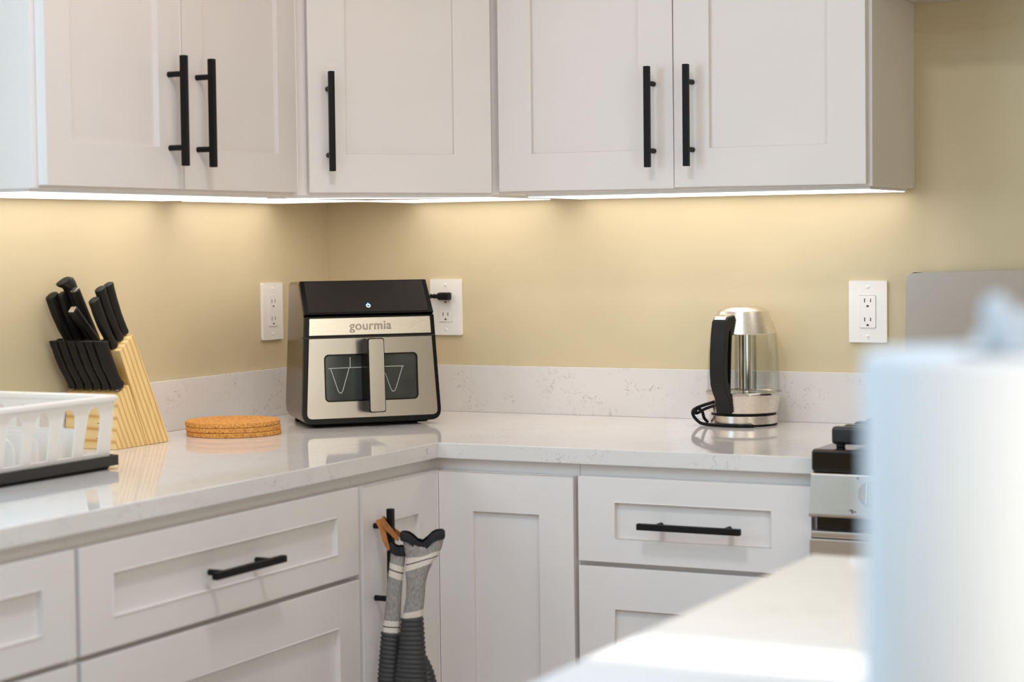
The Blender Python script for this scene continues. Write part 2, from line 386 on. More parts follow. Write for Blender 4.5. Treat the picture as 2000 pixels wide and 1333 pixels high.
# upper right (on the back wall)
t = thing('upper_cabinet', 'white shaker upper cabinet with two doors on the back wall above the kettle', 'cabinet', (0.6065, -0.297, ZU))
obj('carcass', bx(0, 0.7925, 0, 0.2965, 0, UH, bev=0.001), 'cab', t, smooth=30)
shaker(t, 0.010, 0.3945, 0.0055, UH - 0.01, 0.076, 0.074, ('v', 0.3545, 0.1445))
shaker(t, 0.3975, 0.784, 0.0055, UH - 0.01, 0.076, 0.074, ('v', 0.4365, 0.1445))
# cabinet above the range, its underside at the very top of the picture
t = thing('range_cabinet', 'white cabinet above the range, only its lower edge showing at the top', 'cabinet', (1.4000, -0.297, 1.7670))
obj('carcass', bx(0, 0.762, 0, 0.2965, 0, 0.57, bev=0.001), 'cab', t, smooth=30)
shaker(t, 0.008, 0.379, 0.004, 0.565, 0.075, 0.07); shaker(t, 0.383, 0.754, 0.004, 0.565, 0.075, 0.07)

# LED panels under the uppers
LEDZ0, LEDZ1 = ZU - 0.0065, ZU
def led(poly, label, bev=0.0):
    bm = bmesh.new(); prism(bm, [poly], LEDZ0 + 0.0012, LEDZ1, mi=0)
    cx = sum(p[0] for p in poly) / len(poly); cy = sum(p[1] for p in poly) / len(poly)
    t = thing('light_bar', label, 'light', (cx, cy, LEDZ0), 0, 'light bars under the upper cabinets')
    for v in bm.verts: v.co -= Vector((cx, cy, LEDZ0))
    obj('housing', bm, 'frame_white', t, smooth=0)
    bm = bmesh.new(); q = [((x - cx) * 0.985, (y - cy) * 0.985) for x, y in poly]
    prism(bm, [q], 0.0, 0.0012); obj('diffuser', bm, 'led', t, smooth=0)
def rect(x0, x1, y0, y1): return [(x0, y0), (x1, y0), (x1, y1), (x0, y1)]
led(rect(0.015, 0.275, -1.372, -0.655), 'long glowing light bar under the two-door cabinet on the left wall')
led(rect(0.015, 0.260, -0.595, -0.235), 'short glowing light bar on the left wall side of the corner cabinet')
led([(0.268, -0.592), (0.300, -0.592), (0.592, -0.300), (0.592, -0.268)], 'glowing light bar along the diagonal front of the corner cabinet')
led(rect(0.235, 0.590, -0.255, -0.015), 'short glowing light bar on the back wall side of the corner cabinet')
led(rect(0.655, 1.388, -0.275, -0.015), 'long glowing light bar under the cabinet above the kettle')

# base cabinets
ZT = 0.884
def base_carcass(w_, d_):
    bm = bmesh.new(); box(bm, 0, w_, 0, d_, 0.10, ZT, bev=0.0008); box(bm, 0.001, w_ - 0.001, 0.06, d_ - 0.01, 0.0, 0.0995); return bm
def drawers(t, x0, x1, hx):
    shaker(t, x0, x1, 0.7035, 0.8615, 0.046, 0.075, ('h', hx, 0.7785), name='drawer')
    shaker(t, x0, x1, 0.408, 0.6945, 0.076, 0.072, ('h', hx, 0.56), name='drawer')
    shaker(t, x0, x1, 0.112, 0.399, 0.076, 0.072, ('h', hx, 0.26), name='drawer')
t = thing('base_cabinet', 'white shaker drawer base partly cut off under the dish rack', 'cabinet', (0.622, -2.505, 0), pi / 2)
obj('carcass', base_carcass(0.7855, 0.6215), 'cab', t, smooth=30); drawers(t, 0.008, 0.7815, 0.39)
t = thing('base_cabinet', 'white shaker drawer base below the knife block with one black bar pull showing', 'cabinet', (0.622, -1.719, 0), pi / 2)
obj('carcass', base_carcass(0.7875, 0.6215), 'cab', t, smooth=30); drawers(t, 0.0055, 0.7825, 0.389)
t = thing('base_cabinet', 'white shaker drawer base between the corner doors and the range', 'cabinet', (0.9345, -0.622, 0))
obj('carcass', base_carcass(0.4595, 0.6215), 'cab', t, smooth=30); drawers(t, 0.0037, 0.4555, 0.2365)
# corner base with two doors meeting in the inner corner
t = thing('corner_cabinet', 'white corner base cabinet with two narrow shaker doors meeting in the inner corner', 'cabinet', (0.622, -0.622, 0))
bm = bmesh.new()
P = [(0.0006 - .622, -.0006 + .622), (0.0006 - .622, -0.931 + .622), (0, -0.931 + .622), (0, 0), (0.934 - .622, 0), (0.934 - .622, -.0006 + .622)]
prism(bm, [P], 0.10, ZT); P = [(-.58, .58), (-.58, -.30), (-.06, -.30), (-.06, .06), (.30, .06), (.30, .58)]; prism(bm, [P], 0.0, 0.0995)
obj('carcass', bm, 'cab', t, smooth=30)
sl = bpy.data.objects.new('left_leaf', None)
def door_at(parent, loc, rz, W_, z0, z1, handle):
    d = shaker(parent, 0, W_, z0, z1, 0.076, 0.073, handle, y=0); d.location = (loc[0], loc[1], z0); d.rotation_euler = (0, 0, rz); return d
bpy.data.objects.remove(sl)
# left leaf: faces +x, spans y -.9255 .. -.6445
door_at(t, (0.0202, -0.3035), pi / 2, 0.281, 0.112, 0.8610, ('v', 0.0425, 0.7185))
door_at(t, (0.0225, -0.0202), 0, 0.2852, 0.112, 0.8600, None)

# ------------------------------------------------------------------ worktop and backsplash
CD = 0.646
bm = bmesh.new(); P = [(0.0006, -0.0006), (0.0006, -4.2), (CD, -4.2), (CD, -CD), (1.3945, -CD), (1.3945, -0.0006)]
prism(bm, [P], ZT, ZC); es = [e for e in bm.edges if abs(e.verts[0].co.z - e.verts[1].co.z) < 1e-5 and len(e.link_faces) == 2 and abs(e.calc_face_angle(0)) > 0.5]
bmesh.ops.bevel(bm, geom=es, offset=0.0022, segments=2, profile=0.5, affect='EDGES')
tag(obj('countertop', bm, 'quartz', smooth=30), 'glossy white speckled quartz countertop bending round the corner', 'countertop')
BT, BH = 0.0115, 0.1055
tag(obj('backsplash', bx(0.0005, 1.3945, -BT, -0.0005, ZC, ZC + BH, bev=0.0012), 'quartz', smooth=30), 'white quartz backsplash strip along the back wall behind the kettle', 'backsplash')
tag(obj('backsplash', bx(0.0005, BT, -4.2, -BT - 0.0005, ZC, ZC + BH, bev=0.0012), 'quartz', smooth=30), 'white quartz backsplash strip along the left wall behind the cork trivets', 'backsplash')

# ------------------------------------------------------------------ outlets
def outlet(label, loc, rz):
    t = thing('wall_outlet', label, 'outlet', loc, rz, 'duplex wall outlets')
    bm = bmesh.new(); fn = lambda u, v, w: (u, -w, v)
    prism(bm, [rrect(-0.0402, 0.0402, -0.0635, 0.0635, 0.003), rrect(-0.0172, 0.0172, -0.0338, 0.0338, 0.002)], 0.0, 0.0062, fn, bev=0.0022)
    obj('cover_plate', bm, 'outlet', t, smooth=35)
    bm = bmesh.new(); prism(bm, [rrect(-0.0166, 0.0166, -0.0332, 0.0332, 0.0022)], 0.0005, 0.0078, fn, bev=0.0008)
    rc = obj('receptacle', bm, 'outlet', t, smooth=35)
    for zc in (0.0195, -0.0195):
        for sx, h in ((-0.0062, 0.0042), (0.0062, 0.0036)): obj('slot', bx(sx - 0.0009, sx + 0.0009, -0.0081, -0.0076, zc + 0.0035 - h, zc + 0.0035 + h), 'slot', rc, smooth=0)
        bm = bmesh.new(); prism(bm, [[(0.0026 * cos(a), zc - 0.0085 + max(-0.0014, 0.0026 * sin(a))) for a in [2 * pi * i / 14 for i in range(14)]]], 0.0076, 0.0081, fn); obj('ground_hole', bm, 'slot', rc, smooth=0)
    for zc in (0.0505, -0.0505):
        bm = bmesh.new(); lathe(bm, [(0.0033, 0.0), (0.0033, 0.0008), (0.0022, 0.0016), (0, 0.0017)], 16, mat=Matrix.Translation((0, -0.0060, zc)) @ Matrix.Rotation(pi / 2, 4, 'X'))
        obj('screw', bm, 'outlet', t)
    return t
outlet('white duplex outlet on the back wall to the right of the kettle', (1.3022, -0.0004, 1.1455), 0)
outlet('white duplex outlet with a black plug, beside the air fryer', (0.3165, -0.0004, 1.1505), 0)
outlet('white duplex outlet on the left wall, seen at an angle beside the air fryer', (0.0004, -0.2445, 1.1480), pi / 2)

# ------------------------------------------------------------------ air fryer
AF = thing('air_fryer', 'black and stainless air fryer with a window and upright handle in the corner', 'air fryer', (0.3523, -0.3957, ZC), 0.8289)
zt, zb, zs = 0.3015, 0.2313, 0.188
def yf(z): return 0.0116 * (z - 0.008) / 0.2233 if z <= zb else 0.0116 + 0.0455 * (z - zb) / (zt - zb)
def hw(z): return 0.1522 - (0.1522 - 0.1408) * (z - 0.008) / 0.2233 if z <= zb else 0.1408 - 0.0018 * (z - zb) / (zt - zb)
def ring(z, inset=0.0, yo=0.010, d=0.25):
    h0 = hw(z) - inset - 0.001; hb = 0.130 - 0.014 * (z / zt) - inset; y0 = yf(z) + yo + inset * 0.5; y1 = d - inset
    P = round_poly([(-h0, y0), (h0, y0), (hb, y1), (-hb, y1)], [0.006, 0.006, 0.035, 0.035], 5)
    return [(x, y, z) for x, y in P]
bm = bmesh.new()
loft(bm, [ring(0.008, 0.020), ring(0.013, 0.007), ring(0.022, 0.002), ring(0.04), ring(0.1), ring(0.16), ring(zb), ring(0.265), ring(0.294), ring(0.3005, 0.003), ring(zt, 0.010)])
obj('shell', bm, 'steel_dark', AF, smooth=35)
for fx in (-0.105, 0.105):
    for fy in (0.055, 0.20):
        bm = bmesh.new(); lathe(bm, [(0.010, 0.0), (0.011, 0.0015), (0.011, 0.0095)], 20, mat=Matrix.Translation((fx, fy, 0))); obj('foot', bm, 'black', AF)
bm = bmesh.new(); loft(bm, [[(x, y, 0.0035) for x, y, z in ring(0.008, 0.024)], [(x, y, 0.0095) for x, y, z in ring(0.008, 0.016)]]); obj('underside', bm, 'black', AF)
_n = Vector((0, -0.9987, 0.052))
def FF(u, v, w): return (u, yf(v) + 0.010 + _n.y * w, v + _n.z * w)
# black front frame with rounded lower corners
bm = bmesh.new()
prism(bm, [round_poly([(-hw(0.008), 0.008), (hw(0.008), 0.008), (hw(zb), zb), (-hw(zb), zb)], [0.024, 0.024, 0, 0], 8)], 0.0, 0.010, FF, bev=0.0018)
obj('front_frame', bm, 'gloss_black', AF, smooth=35)
# seam between lid part and drawer
obj('seam', bx(-hw(zs) - 0.0003, hw(zs) + 0.0003, yf(zs) - 0.0004, yf(zs) + 0.02, zs - 0.0012, zs + 0.0012), 'slot', AF, smooth=0)
# sloping control panel
a_ = math.atan2(0.0455, zt - zb); n2 = Vector((0, -cos(a_), sin(a_)))
def CP(u, v, w): return (u, yf(v) + 0.010 + n2.y * w, v + n2.z * w)
bm = bmesh.new(); prism(bm, [round_poly([(-hw(zb), zb), (hw(zb), zb), (hw(zt), zt - 0.0015), (-hw(zt), zt - 0.0015)], [0, 0, 0.003, 0.003], 3)], 0.0, 0.010, CP, bev=0.001)
obj('panel_frame', bm, 'gloss_black', AF, smooth=35)
bm = bmesh.new(); prism(bm, [[(-0.1305, zb + 0.003), (0.1305, zb + 0.003), (0.1295, zt - 0.004), (-0.1295, zt - 0.004)]], 0.0095, 0.0112, CP, bev=0.0006)
cpn = obj('control_panel', bm, 'panel_black', AF, smooth=35)
# power symbol: broken ring and a stroke
bm = bmesh.new(); zc = zb + 0.0155
def arc_plate(r0, r1, a0, a1, n=22):
    P = [(r1 * cos(a0 + (a1 - a0) * i / n), zc + r1 * sin(a0 + (a1 - a0) * i / n) * 0.85) for i in range(n + 1)]
    return P + [(r0 * cos(a1 + (a0 - a1) * i / n), zc + r0 * sin(a1 + (a0 - a1) * i / n) * 0.85) for i in range(n + 1)]
prism(bm, [arc_plate(0.0028, 0.0047, radians(122), radians(418))], 0.0112, 0.0116, CP)
prism(bm, [[(-0.0008, zc + 0.0005), (0.0008, zc + 0.0005), (0.0008, zc + 0.0052), (-0.0008, zc + 0.0052)]], 0.0112, 0.0116, CP)
obj('power_symbol', bm, 'blue_led', cpn, smooth=0)
# stainless strip with the maker's lettering
bm = bmesh.new(); prism(bm, [round_poly([(-0.1330, 0.1925), (0.1330, 0.1925), (0.1312, 0.2275), (-0.1312, 0.2275)], 0.0012, 3)], 0.0095, 0.0125, FF, bev=0.0005)
strip = obj('logo_strip', bm, 'steel_h', AF, smooth=35)
tc = bpy.data.curves.new('lettering', 'FONT'); tc.body = 'gourmia'; tc.size = 0.0262; tc.align_x = 'CENTER'; tc.align_y = 'CENTER'; tc.extrude = 0.0011; tc.bevel_depth = 0.0003; tc.space_character = 1.06
to = bpy.data.objects.new('lettering_curve', tc); C.objects.link(to)
dg = bpy.context.evaluated_depsgraph_get(); me = bpy.data.meshes.new_from_object(to.evaluated_get(dg)); bpy.data.objects.remove(to)
me.materials.clear(); me.materials.append(M['badge'])
for v in me.vertices: v.co = Vector(FF(v.co.x, v.co.y + 0.2105, 0.0128 + v.co.z))
lo = bpy.data.objects.new('lettering', me); C.objects.link(lo); lo.parent = strip
# drawer front with its window
win = rrect(-0.1030, 0.1010, 0.0535, 0.1525, 0.010)
bm = bmesh.new(); prism(bm, [round_poly([(-0.1428, 0.0195), (0.1428, 0.0195), (0.1335, 0.1855), (-0.1335, 0.1855)], [0.012, 0.012, 0.001, 0.001], 6), win], 0.0095, 0.0130, FF, bev=0.0008)
dr = obj('drawer_front', bm, 'steel_v', AF, smooth=35)
bm = bmesh.new(); prism(bm, [rrect(-0.1030, 0.1010, 0.0535, 0.1525, 0.010), rrect(-0.1000, 0.0980, 0.0562, 0.1498, 0.008)], 0.0098, 0.0126, FF); obj('window_gasket', bm, 'gloss_black', dr, smooth=35)
bm = bmesh.new(); prism(bm, [rrect(-0.1000, 0.0980, 0.0562, 0.1498, 0.008)], 0.0098, 0.0112, FF); obj('window', bm, 'smoked', dr, smooth=35)
for cx, ww in ((-0.069, 0.020), (0.046, 0.0215)):
    bm = bmesh.new()
    P = [(cx - ww, 0.1232), (cx - ww * 0.5, 0.092), (cx - ww * 0.22, 0.0755), (cx, 0.0715), (cx + ww * 0.22, 0.0755), (cx + ww * 0.5, 0.092), (cx + ww, 0.1232)]
    tube(bm, [FF(u, v, 0.0116) for u, v in [tuple(q[:2]) for q in spline([(a, b, 0) for a, b in P], 5)]], 0.00062, 6); obj('basket_wire', bm, 'wire', dr)
for q0, q1 in (((-0.094, 0.1235), (-0.02, 0.1242)), ((0.018, 0.1242), (0.070, 0.1238)), ((-0.0465, 0.1240), (-0.0462, 0.1455))):
    bm = bmesh.new(); tube(bm, [FF(q0[0], q0[1], 0.0116), FF(q1[0], q1[1], 0.0116)], 0.0006, 6); obj('basket_wire', bm, 'wire', dr)
bm = bmesh.new(); prism(bm, [rrect(-0.0225, 0.0135, 0.0300, 0.1840, 0.005)], 0.0125, 0.062, FF, bev=0.0015)
hd = obj('handle', bm, 'gloss_black', AF, smooth=35)
bm = bmesh.new(); prism(bm, [rrect(-0.0205, 0.0115, 0.0320, 0.1820, 0.0042)], 0.0615, 0.0645, FF, bev=0.0008)
obj('handle_plate', bm, 'steel_v', hd, smooth=35)
# power cord with its plug in the outlet on the back wall
import mathutils
Mi = (Matrix.Translation((0.3523, -0.3957, ZC)) @ Matrix.Rotation(0.8289, 4, 'Z')).inverted()
bm = bmesh.new(); zpl = 1.1755
box(bm, 0.3065, 0.3345, -0.031, -0.0092, zpl - 0.0088, zpl + 0.0088, bev=0.004)
for i, r in enumerate((0.0062, 0.0050, 0.0058, 0.0047, 0.0054)): lathe(bm, [(r * .8, 0), (r, 0.0012), (r, 0.0028), (r * .8, 0.004)], 12, mat=Matrix.Translation((0.3065 - 0.0045 * i, -0.021, zpl)) @ Matrix.Rotation(-pi / 2, 4, 'Y'))
tube(bm, spline([(0.288, -0.021, zpl), (0.268, -0.022, zpl - 0.002), (0.250, -0.030, zpl - 0.02), (0.242, -0.045, zpl - 0.09), (0.240, -0.07, zpl - 0.17), (0.235, -0.12, 0.935), (0.226, -0.18, 0.97)], 8), 0.0034, 10)
for v in bm.verts: v.co = Mi @ v.co
obj('power_cord', bm, 'black', AF)

# ------------------------------------------------------------------ kettle and its base
KX, KY = 1.064, -0.0955
kb = thing('kettle_stand', 'round steel and black power stand under the glass kettle, cord bundled beside it', 'kettle stand', (KX, KY, ZC))
bm = bmesh.new(); lathe(bm, [(0, 0), (0.066, 0), (0.0695, 0.0012), (0.0695, 0.0035), (0.068, 0.0042), (0.0, 0.0042)], 64); obj('bottom_plate', bm, 'black', kb)
bm = bmesh.new(); lathe(bm, [(0.066, 0.0042), (0.0698, 0.0046), (0.0700, 0.0215), (0.0680, 0.0226), (0.0, 0.0226)], 64, caps=(True, False)); obj('steel_band', bm, 'steel_k', kb)
bm = bmesh.new(); lathe(bm, [(0.0, 0.0227), (0.0665, 0.0227), (0.0665, 0.0265), (0.0, 0.0265)], 64, caps=(False, False)); obj('coupling_ring', bm, 'black', kb)
bm = bmesh.new()
cl = [(-0.042, -0.060, 0.050), (-0.060, -0.068, 0.044), (-0.080, -0.066, 0.036), (-0.090, -0.058, 0.028), (-0.088, -0.054, 0.017), (-0.076, -0.055, 0.0065), (-0.062, -0.060, 0.0037), (-0.040, -0.070, 0.0036), (-0.010, -0.0765, 0.0036), (0.02, -0.0755, 0.0036), (0.046, -0.066, 0.0036)]
tube(bm, spline(cl, 8), 0.0034, 12)
cl2 = [(-0.040, -0.064, 0.043), (-0.058, -0.070, 0.036), (-0.073, -0.067, 0.028), (-0.084, -0.058, 0.026), (-0.083, -0.050, 0.034), (-0.072, -0.052, 0.030), (-0.068, -0.050, 0.016), (-0.066, -0.036, 0.006)]
tube(bm, spline(cl2, 8), 0.0032, 12)
tube(bm, spline([(-0.079, -0.073, 0.036), (-0.074, -0.064, 0.041), (-0.071, -0.062, 0.030), (-0.077, -0.073, 0.026), (-0.080, -0.076, 0.031), (-0.079, -0.073, 0.036)], 6), 0.0016, 8)
obj('power_cord', bm, 'gloss_black', kb)
k = thing('kettle', 'glass and steel electric kettle with a black handle standing on its base', 'kettle', (KX, KY, ZC + 0.0268))
z_ = -0.0268
def kl(name, prof, m, n=64, caps=(True, True), mat=None):
    bm = bmesh.new(); lathe(bm, [(r, z + z_) for r, z in prof], n, caps=caps, mat=mat); return obj(name, bm, m, k, smooth=35)
kl('lower_body', [(0.0, 0.0268), (0.0690, 0.0268), (0.0705, 0.0280), (0.0770, 0.0665), (0.0768, 0.0685), (0.0745, 0.0690), (0.0738, 0.0672), (0.0, 0.0665)], 'steel_k', caps=(False, False))
kl('rim_band', [(0.0774, 0.0640), (0.0781, 0.0645), (0.0784, 0.0682), (0.0778, 0.0690)], 'chrome', caps=(False, False))
bm = bmesh.new(); pr = [(0.0758, 0.0686), (0.0754, 0.085), (0.0742, 0.115), (0.0725, 0.145), (0.0700, 0.175), (0.0680, 0.190)]
lathe(bm, [(r, z + z_) for r, z in pr] + [(r - 0.0022, z + z_) for r, z in pr[::-1]], 64, caps=(False, False)); obj('glass_wall', bm, 'glass', k, smooth=60)
kl('lid_skirt', [(0.0688, 0.1885), (0.0698, 0.1900), (0.0520, 0.2350), (0.0500, 0.2362), (0.0490, 0.2340), (0.0660, 0.1885)], 'steel_k', caps=(False, False))
kl('lid', [(0.0, 0.2330), (0.0486, 0.2340), (0.0470, 0.2376), (0.0380, 0.2432), (0.0345, 0.2445), (0.0, 0.2452)], 'steel_k', caps=(False, False))
o_ = Matrix.Translation((0.004, 0.002, 0))
kl('infuser', [(0.0, 0.0672), (0.0155, 0.0672), (0.0158, 0.0690), (0.0158, 0.230), (0.0, 0.230)], 'chrome', 40, caps=(False, False), mat=o_)
bm = bmesh.new(); lathe(bm, [(0.0225, 0.070 + z_), (0.0225, 0.225 + z_), (0.0215, 0.225 + z_), (0.0215, 0.070 + z_)], 40, caps=(False, False), mat=o_); obj('infuser_glass', bm, 'glass', k, smooth=60)
# handle: a D-shaped loop in the plane turned towards the room and a little left
av = radians(-69.9 - 29.5)
kd = Vector((cos(av), sin(av), 0)); kt = Vector((-sin(av), cos(av), 0))
outer = [(0.0495, 0.2265), (0.062, 0.2290), (0.090, 0.2250), (0.0985, 0.2170), (0.1040, 0.190), (0.1085, 0.150), (0.1090, 0.112), (0.1065, 0.088), (0.099, 0.072), (0.0880, 0.056), (0.0850, 0.046), (0.0835, 0.030), (0.0815, 0.0282), (0.0745, 0.0282), (0.0782, 0.055), (0.0795, 0.070), (0.0765, 0.0780), (0.0760, 0.100), (0.0735, 0.150), (0.0715, 0.1800), (0.0735, 0.1880), (0.0560, 0.2290)]
outer = [(0.0590, 0.2210), (0.0620, 0.2275), (0.090, 0.2240), (0.0985, 0.2160), (0.1040, 0.190), (0.1085, 0.150), (0.1090, 0.112), (0.1065, 0.088), (0.099, 0.072), (0.0880, 0.056), (0.0850, 0.046), (0.0835, 0.030), (0.0815, 0.0282), (0.0738, 0.0282), (0.0768, 0.0480), (0.0795, 0.0660), (0.0800, 0.080), (0.0790, 0.100), (0.0765, 0.150), (0.0735, 0.184)]
hole = [(0.083, 0.086), (0.091, 0.094), (0.0925, 0.115), (0.0915, 0.150), (0.0885, 0.180), (0.0850, 0.196), (0.0790, 0.200), (0.0780, 0.175), (0.0805, 0.130), (0.082, 0.100)]
bm = bmesh.new()
def KH(u, v, w_): p = kd * u + kt * w_; return (p.x, p.y, v + z_)
prism(bm, [outer, hole], -0.0165, 0.0165, KH)
es = [e for e in bm.edges if len(e.link_faces) == 2 and e.calc_face_angle(0) > 0.6 and abs((e.verts[0].co - e.verts[1].co).dot(kt)) < 1e-4]
bmesh.ops.bevel(bm, geom=es, offset=0.0030, segments=3, profile=0.5, affect='EDGES', clamp_overlap=True)
hd = obj('handle', bm, 'kettle_black', k, smooth=40)
bm = bmesh.new(); prism(bm, [[(0.0600, 0.2285), (0.0620, 0.2300), (0.0895, 0.2265), (0.0960, 0.2205), (0.0940, 0.2195), (0.0890, 0.2240), (0.0620, 0.2274)]], -0.0125, 0.0125, KH); obj('thumb_lever', bm, 'steel_k', hd, smooth=35)

# ------------------------------------------------------------------ cork trivets
for i, (nm, dx, dy) in enumerate((('bottom', 0.0014, 0.001), ('middle', 0.0002, 0.0), ('top', -0.0006, -0.0006))):
    bm = bmesh.new(); r = 0.0955
    lathe(bm, [(0, 0), (r - 0.0022, 0), (r - 0.0006, 0.0006), (r, 0.0020), (r, 0.0078), (r - 0.0006, 0.0092), (r - 0.0022, 0.0098), (0, 0.0098)], 72)
    o = obj('cork_trivet', bm, 'cork', loc=(0.1680 + dx, -0.6400 + dy, ZC + 0.00985 * i), rz=1.3 * i)
    tag(o, 'round cork trivet at the %s of the stack of three on the counter' % nm, 'trivet', 'stacked cork trivets')

# ------------------------------------------------------------------ knife block and knives
BX0, BX1 = 0.0145, 0.1380
kbk = thing('knife_block', 'slanted pine knife block with a low front step, against the left wall', 'knife block', (BX0, -0.818, ZC))
def kp(P): return [(y + 0.818, z - ZC) for y, z in P]
main = kp([(-0.8830, 0.9142), (-0.8180, 0.9142), (-0.8140, 0.9200), (-0.9195, 1.1275), (-0.9225, 1.1290), (-0.9630, 1.1000)])
step = kp([(-0.9815, 0.9142), (-0.8838, 0.9142), (-0.9375, 1.0340), (-0.9690, 1.0205)])
def BB(x0): return lambda u, v, w: (w, u, v)
bm = bmesh.new(); prism(bm, [main], 0, BX1 - BX0, lambda u, v, w: (w, u, v))
es = [e for e in bm.edges if len(e.link_faces) == 2 and e.calc_face_angle(0) > 0.3]; bmesh.ops.bevel(bm, geom=es, offset=0.0012, segments=2, profile=0.5, affect='EDGES')
obj('main_block', bm, 'pine', kbk, smooth=30)
bm = bmesh.new(); prism(bm, [step], 0.0008, BX1 - BX0 - 0.0008, lambda u, v, w: (w, u, v))
es = [e for e in bm.edges if len(e.link_faces) == 2 and e.calc_face_angle(0) > 0.3]; bmesh.ops.bevel(bm, geom=es, offset=0.001, segments=2, profile=0.5, affect='EDGES')
st = obj('front_step', bm, 'pine', kbk, smooth=30)
# burnt maker's mark on the step's front
bm = bmesh.new()
def SF(u, v, w):   # on the step's front face: u along x, v height above counter
    y = -0.9815 + 0.818 + (v / 0.1063) * 0.0125
    return (u - BX0, y - w, v)
for (u0, u1, v0, v1) in ((0.0915, 0.1055, 0.0480, 0.0490), (0.0915, 0.1055, 0.0200, 0.0210), (0.0960, 0.1010, 0.0260, 0.0268), (0.0955, 0.0972, 0.0310, 0.0425), (0.0972, 0.1015, 0.0410, 0.0425), (0.0972, 0.1015, 0.0360, 0.0374), (0.1008, 0.1022, 0.0365, 0.0420), (0.0990, 0.1022, 0.0310, 0.0360)):
    prism(bm, [[(u0, v0), (u1, v0), (u1, v1), (u0, v1)]], 0.0002, 0.0006, SF)
obj('burnt_mark', bm, 'black_print', st, smooth=0)

def knife(label, base, top, wid, thk, style, cat='knife', group='knives in the block', bend=0.0, cut=0.0, endk=0.8):
    b = Vector(base); tp = Vector(top); t = thing('knife', label, cat, base, 0, group)
    ax = (tp - b); L = ax.length; ax.normalize(); X = Vector((1, 0, 0)); side = ax.cross(X).normalized()   # side lies in the blade plane
    if side.y > 0: side = -side                                                                            # towards the front
    n = 20; rings = []
    if style == 'flared': prof = [(0.0, 0.62), (0.03, 0.95), (0.06, 1.0), (0.12, 0.80), (0.25, 0.76), (0.5, 0.92), (0.75, 0.98), (0.9, 0.96), (0.965, 1.06), (1.0, 1.0)]
    elif style == 'straight': prof = [(0.0, 0.75), (0.03, 0.9), (0.1, 0.86), (0.4, 0.92), (0.7, 1.0), (0.9, 1.0), (0.97, 1.02), (1.0, 0.95)]
    elif style == 'hook': prof = [(0.0, 0.72), (0.04, 0.9), (0.2, 0.8), (0.5, 0.86), (0.8, 0.98), (0.90, 1.15), (0.96, 1.45), (1.0, 1.3)]
    else: prof = [(0.0, 0.8), (0.04, 0.95), (0.5, 0.9), (0.9, 1.0), (1.0, 0.98)]
    for s, k_ in prof:
        c = ax * (L * s) + side * (bend * sin(pi * s) - 0.0)
        off = side * (wid * 0.55 * max(0, (s - 0.86) / 0.14) ** 1.4 if style == 'hook' else 0)
        r_ = []
        for i in range(n):
            a = 2 * pi * i / n; ca, sa = cos(a), sin(a)
            sx = math.copysign(abs(ca) ** 0.75, ca); sy = math.copysign(abs(sa) ** 0.75, sa)
            p = c + off + side * (sx * wid * 0.5 * k_) + X * (sy * thk * 0.5 * min(1, 0.75 + 0.3 * k_))
            p = p - ax * (cut * wid * 0.5 * (sx)) if s == 1.0 else p
            r_.append(tuple(p))
        rings.append(r_)
    last = rings[-1]; cc = sum((Vector(p) for p in last), Vector()) / n
    rings.append([tuple(cc + (Vector(p) - cc) * endk + ax * 0.0010) for p in last])
    bm = bmesh.new(); loft(bm, rings); obj('handle', bm, 'knife', t, smooth=50)
    bm = bmesh.new(); q = wid * 0.30
    vv = []
    for s0 in (-0.010, 0.002):
        for (a_s, a_x) in ((-q, -0.0011), (q, -0.0011), (q, 0.0011), (-q, 0.0011)): vv.append(tuple(ax * s0 + side * a_s + X * a_x))
    add(bm, vv, BF); obj('blade', bm, 'chrome', t, smooth=0)
    return t
ords = ('first', 'second', 'third', 'fourth', 'fifth', 'last')
for i in range(6):
    x = 0.0285 + 0.0205 * i
    knife('%s black steak knife handle from the wall in the lower row of six' % ords[i], (x, -0.9600, 1.0305), (x, -1.0135 + 0.0006 * i, 1.1200), 0.0275, 0.0198, 'flared', group='steak knives in the lower row', bend=0.004, cut=-0.55, endk=0.92)
UP = [
 ('wide rounded black knife handle standing farthest towards the wall', 0.0060, (-0.9565, 1.1085), (-1.0190, 1.2060), 0.027, 0.020, 'straight', 0.005),
 ('rounded black knife handle just behind the outermost wide one', 0.0390, (-0.9520, 1.1110), (-1.0060, 1.2090), 0.023, 0.017, 'straight', 0.004),
 ('tallest black knife handle with a hooked flared end at the top', 0.0480, (-0.9400, 1.1190), (-1.0000, 1.2400), 0.027, 0.020, 'hook', 0.003),
 ('black honing steel handle with a pale end cap against the tallest handle', 0.0660, (-0.9430, 1.1170), (-1.0020, 1.2150), 0.019, 0.017, 'plain', 0.0),
 ('flat black scissors handle leaning in front of the honing steel', 0.0800, (-0.9540, 1.1100), (-1.0260, 1.1790), 0.020, 0.015, 'plain', 0.0),
 ('lowest black knife handle of the three along the near edge, at the front', 0.1175, (-0.9560, 1.1070), (-1.0110, 1.1980), 0.0222, 0.0180, 'flared', 0.004),
 ('middle black knife handle of the three along the near edge', 0.1180, (-0.9385, 1.1205), (-0.9925, 1.2185), 0.0222, 0.0180, 'flared', 0.004),
 ('rearmost black knife handle of the three along the near edge', 0.1185, (-0.9235, 1.1310), (-0.9690, 1.2260), 0.022, 0.0165, 'straight', 0.004),
]
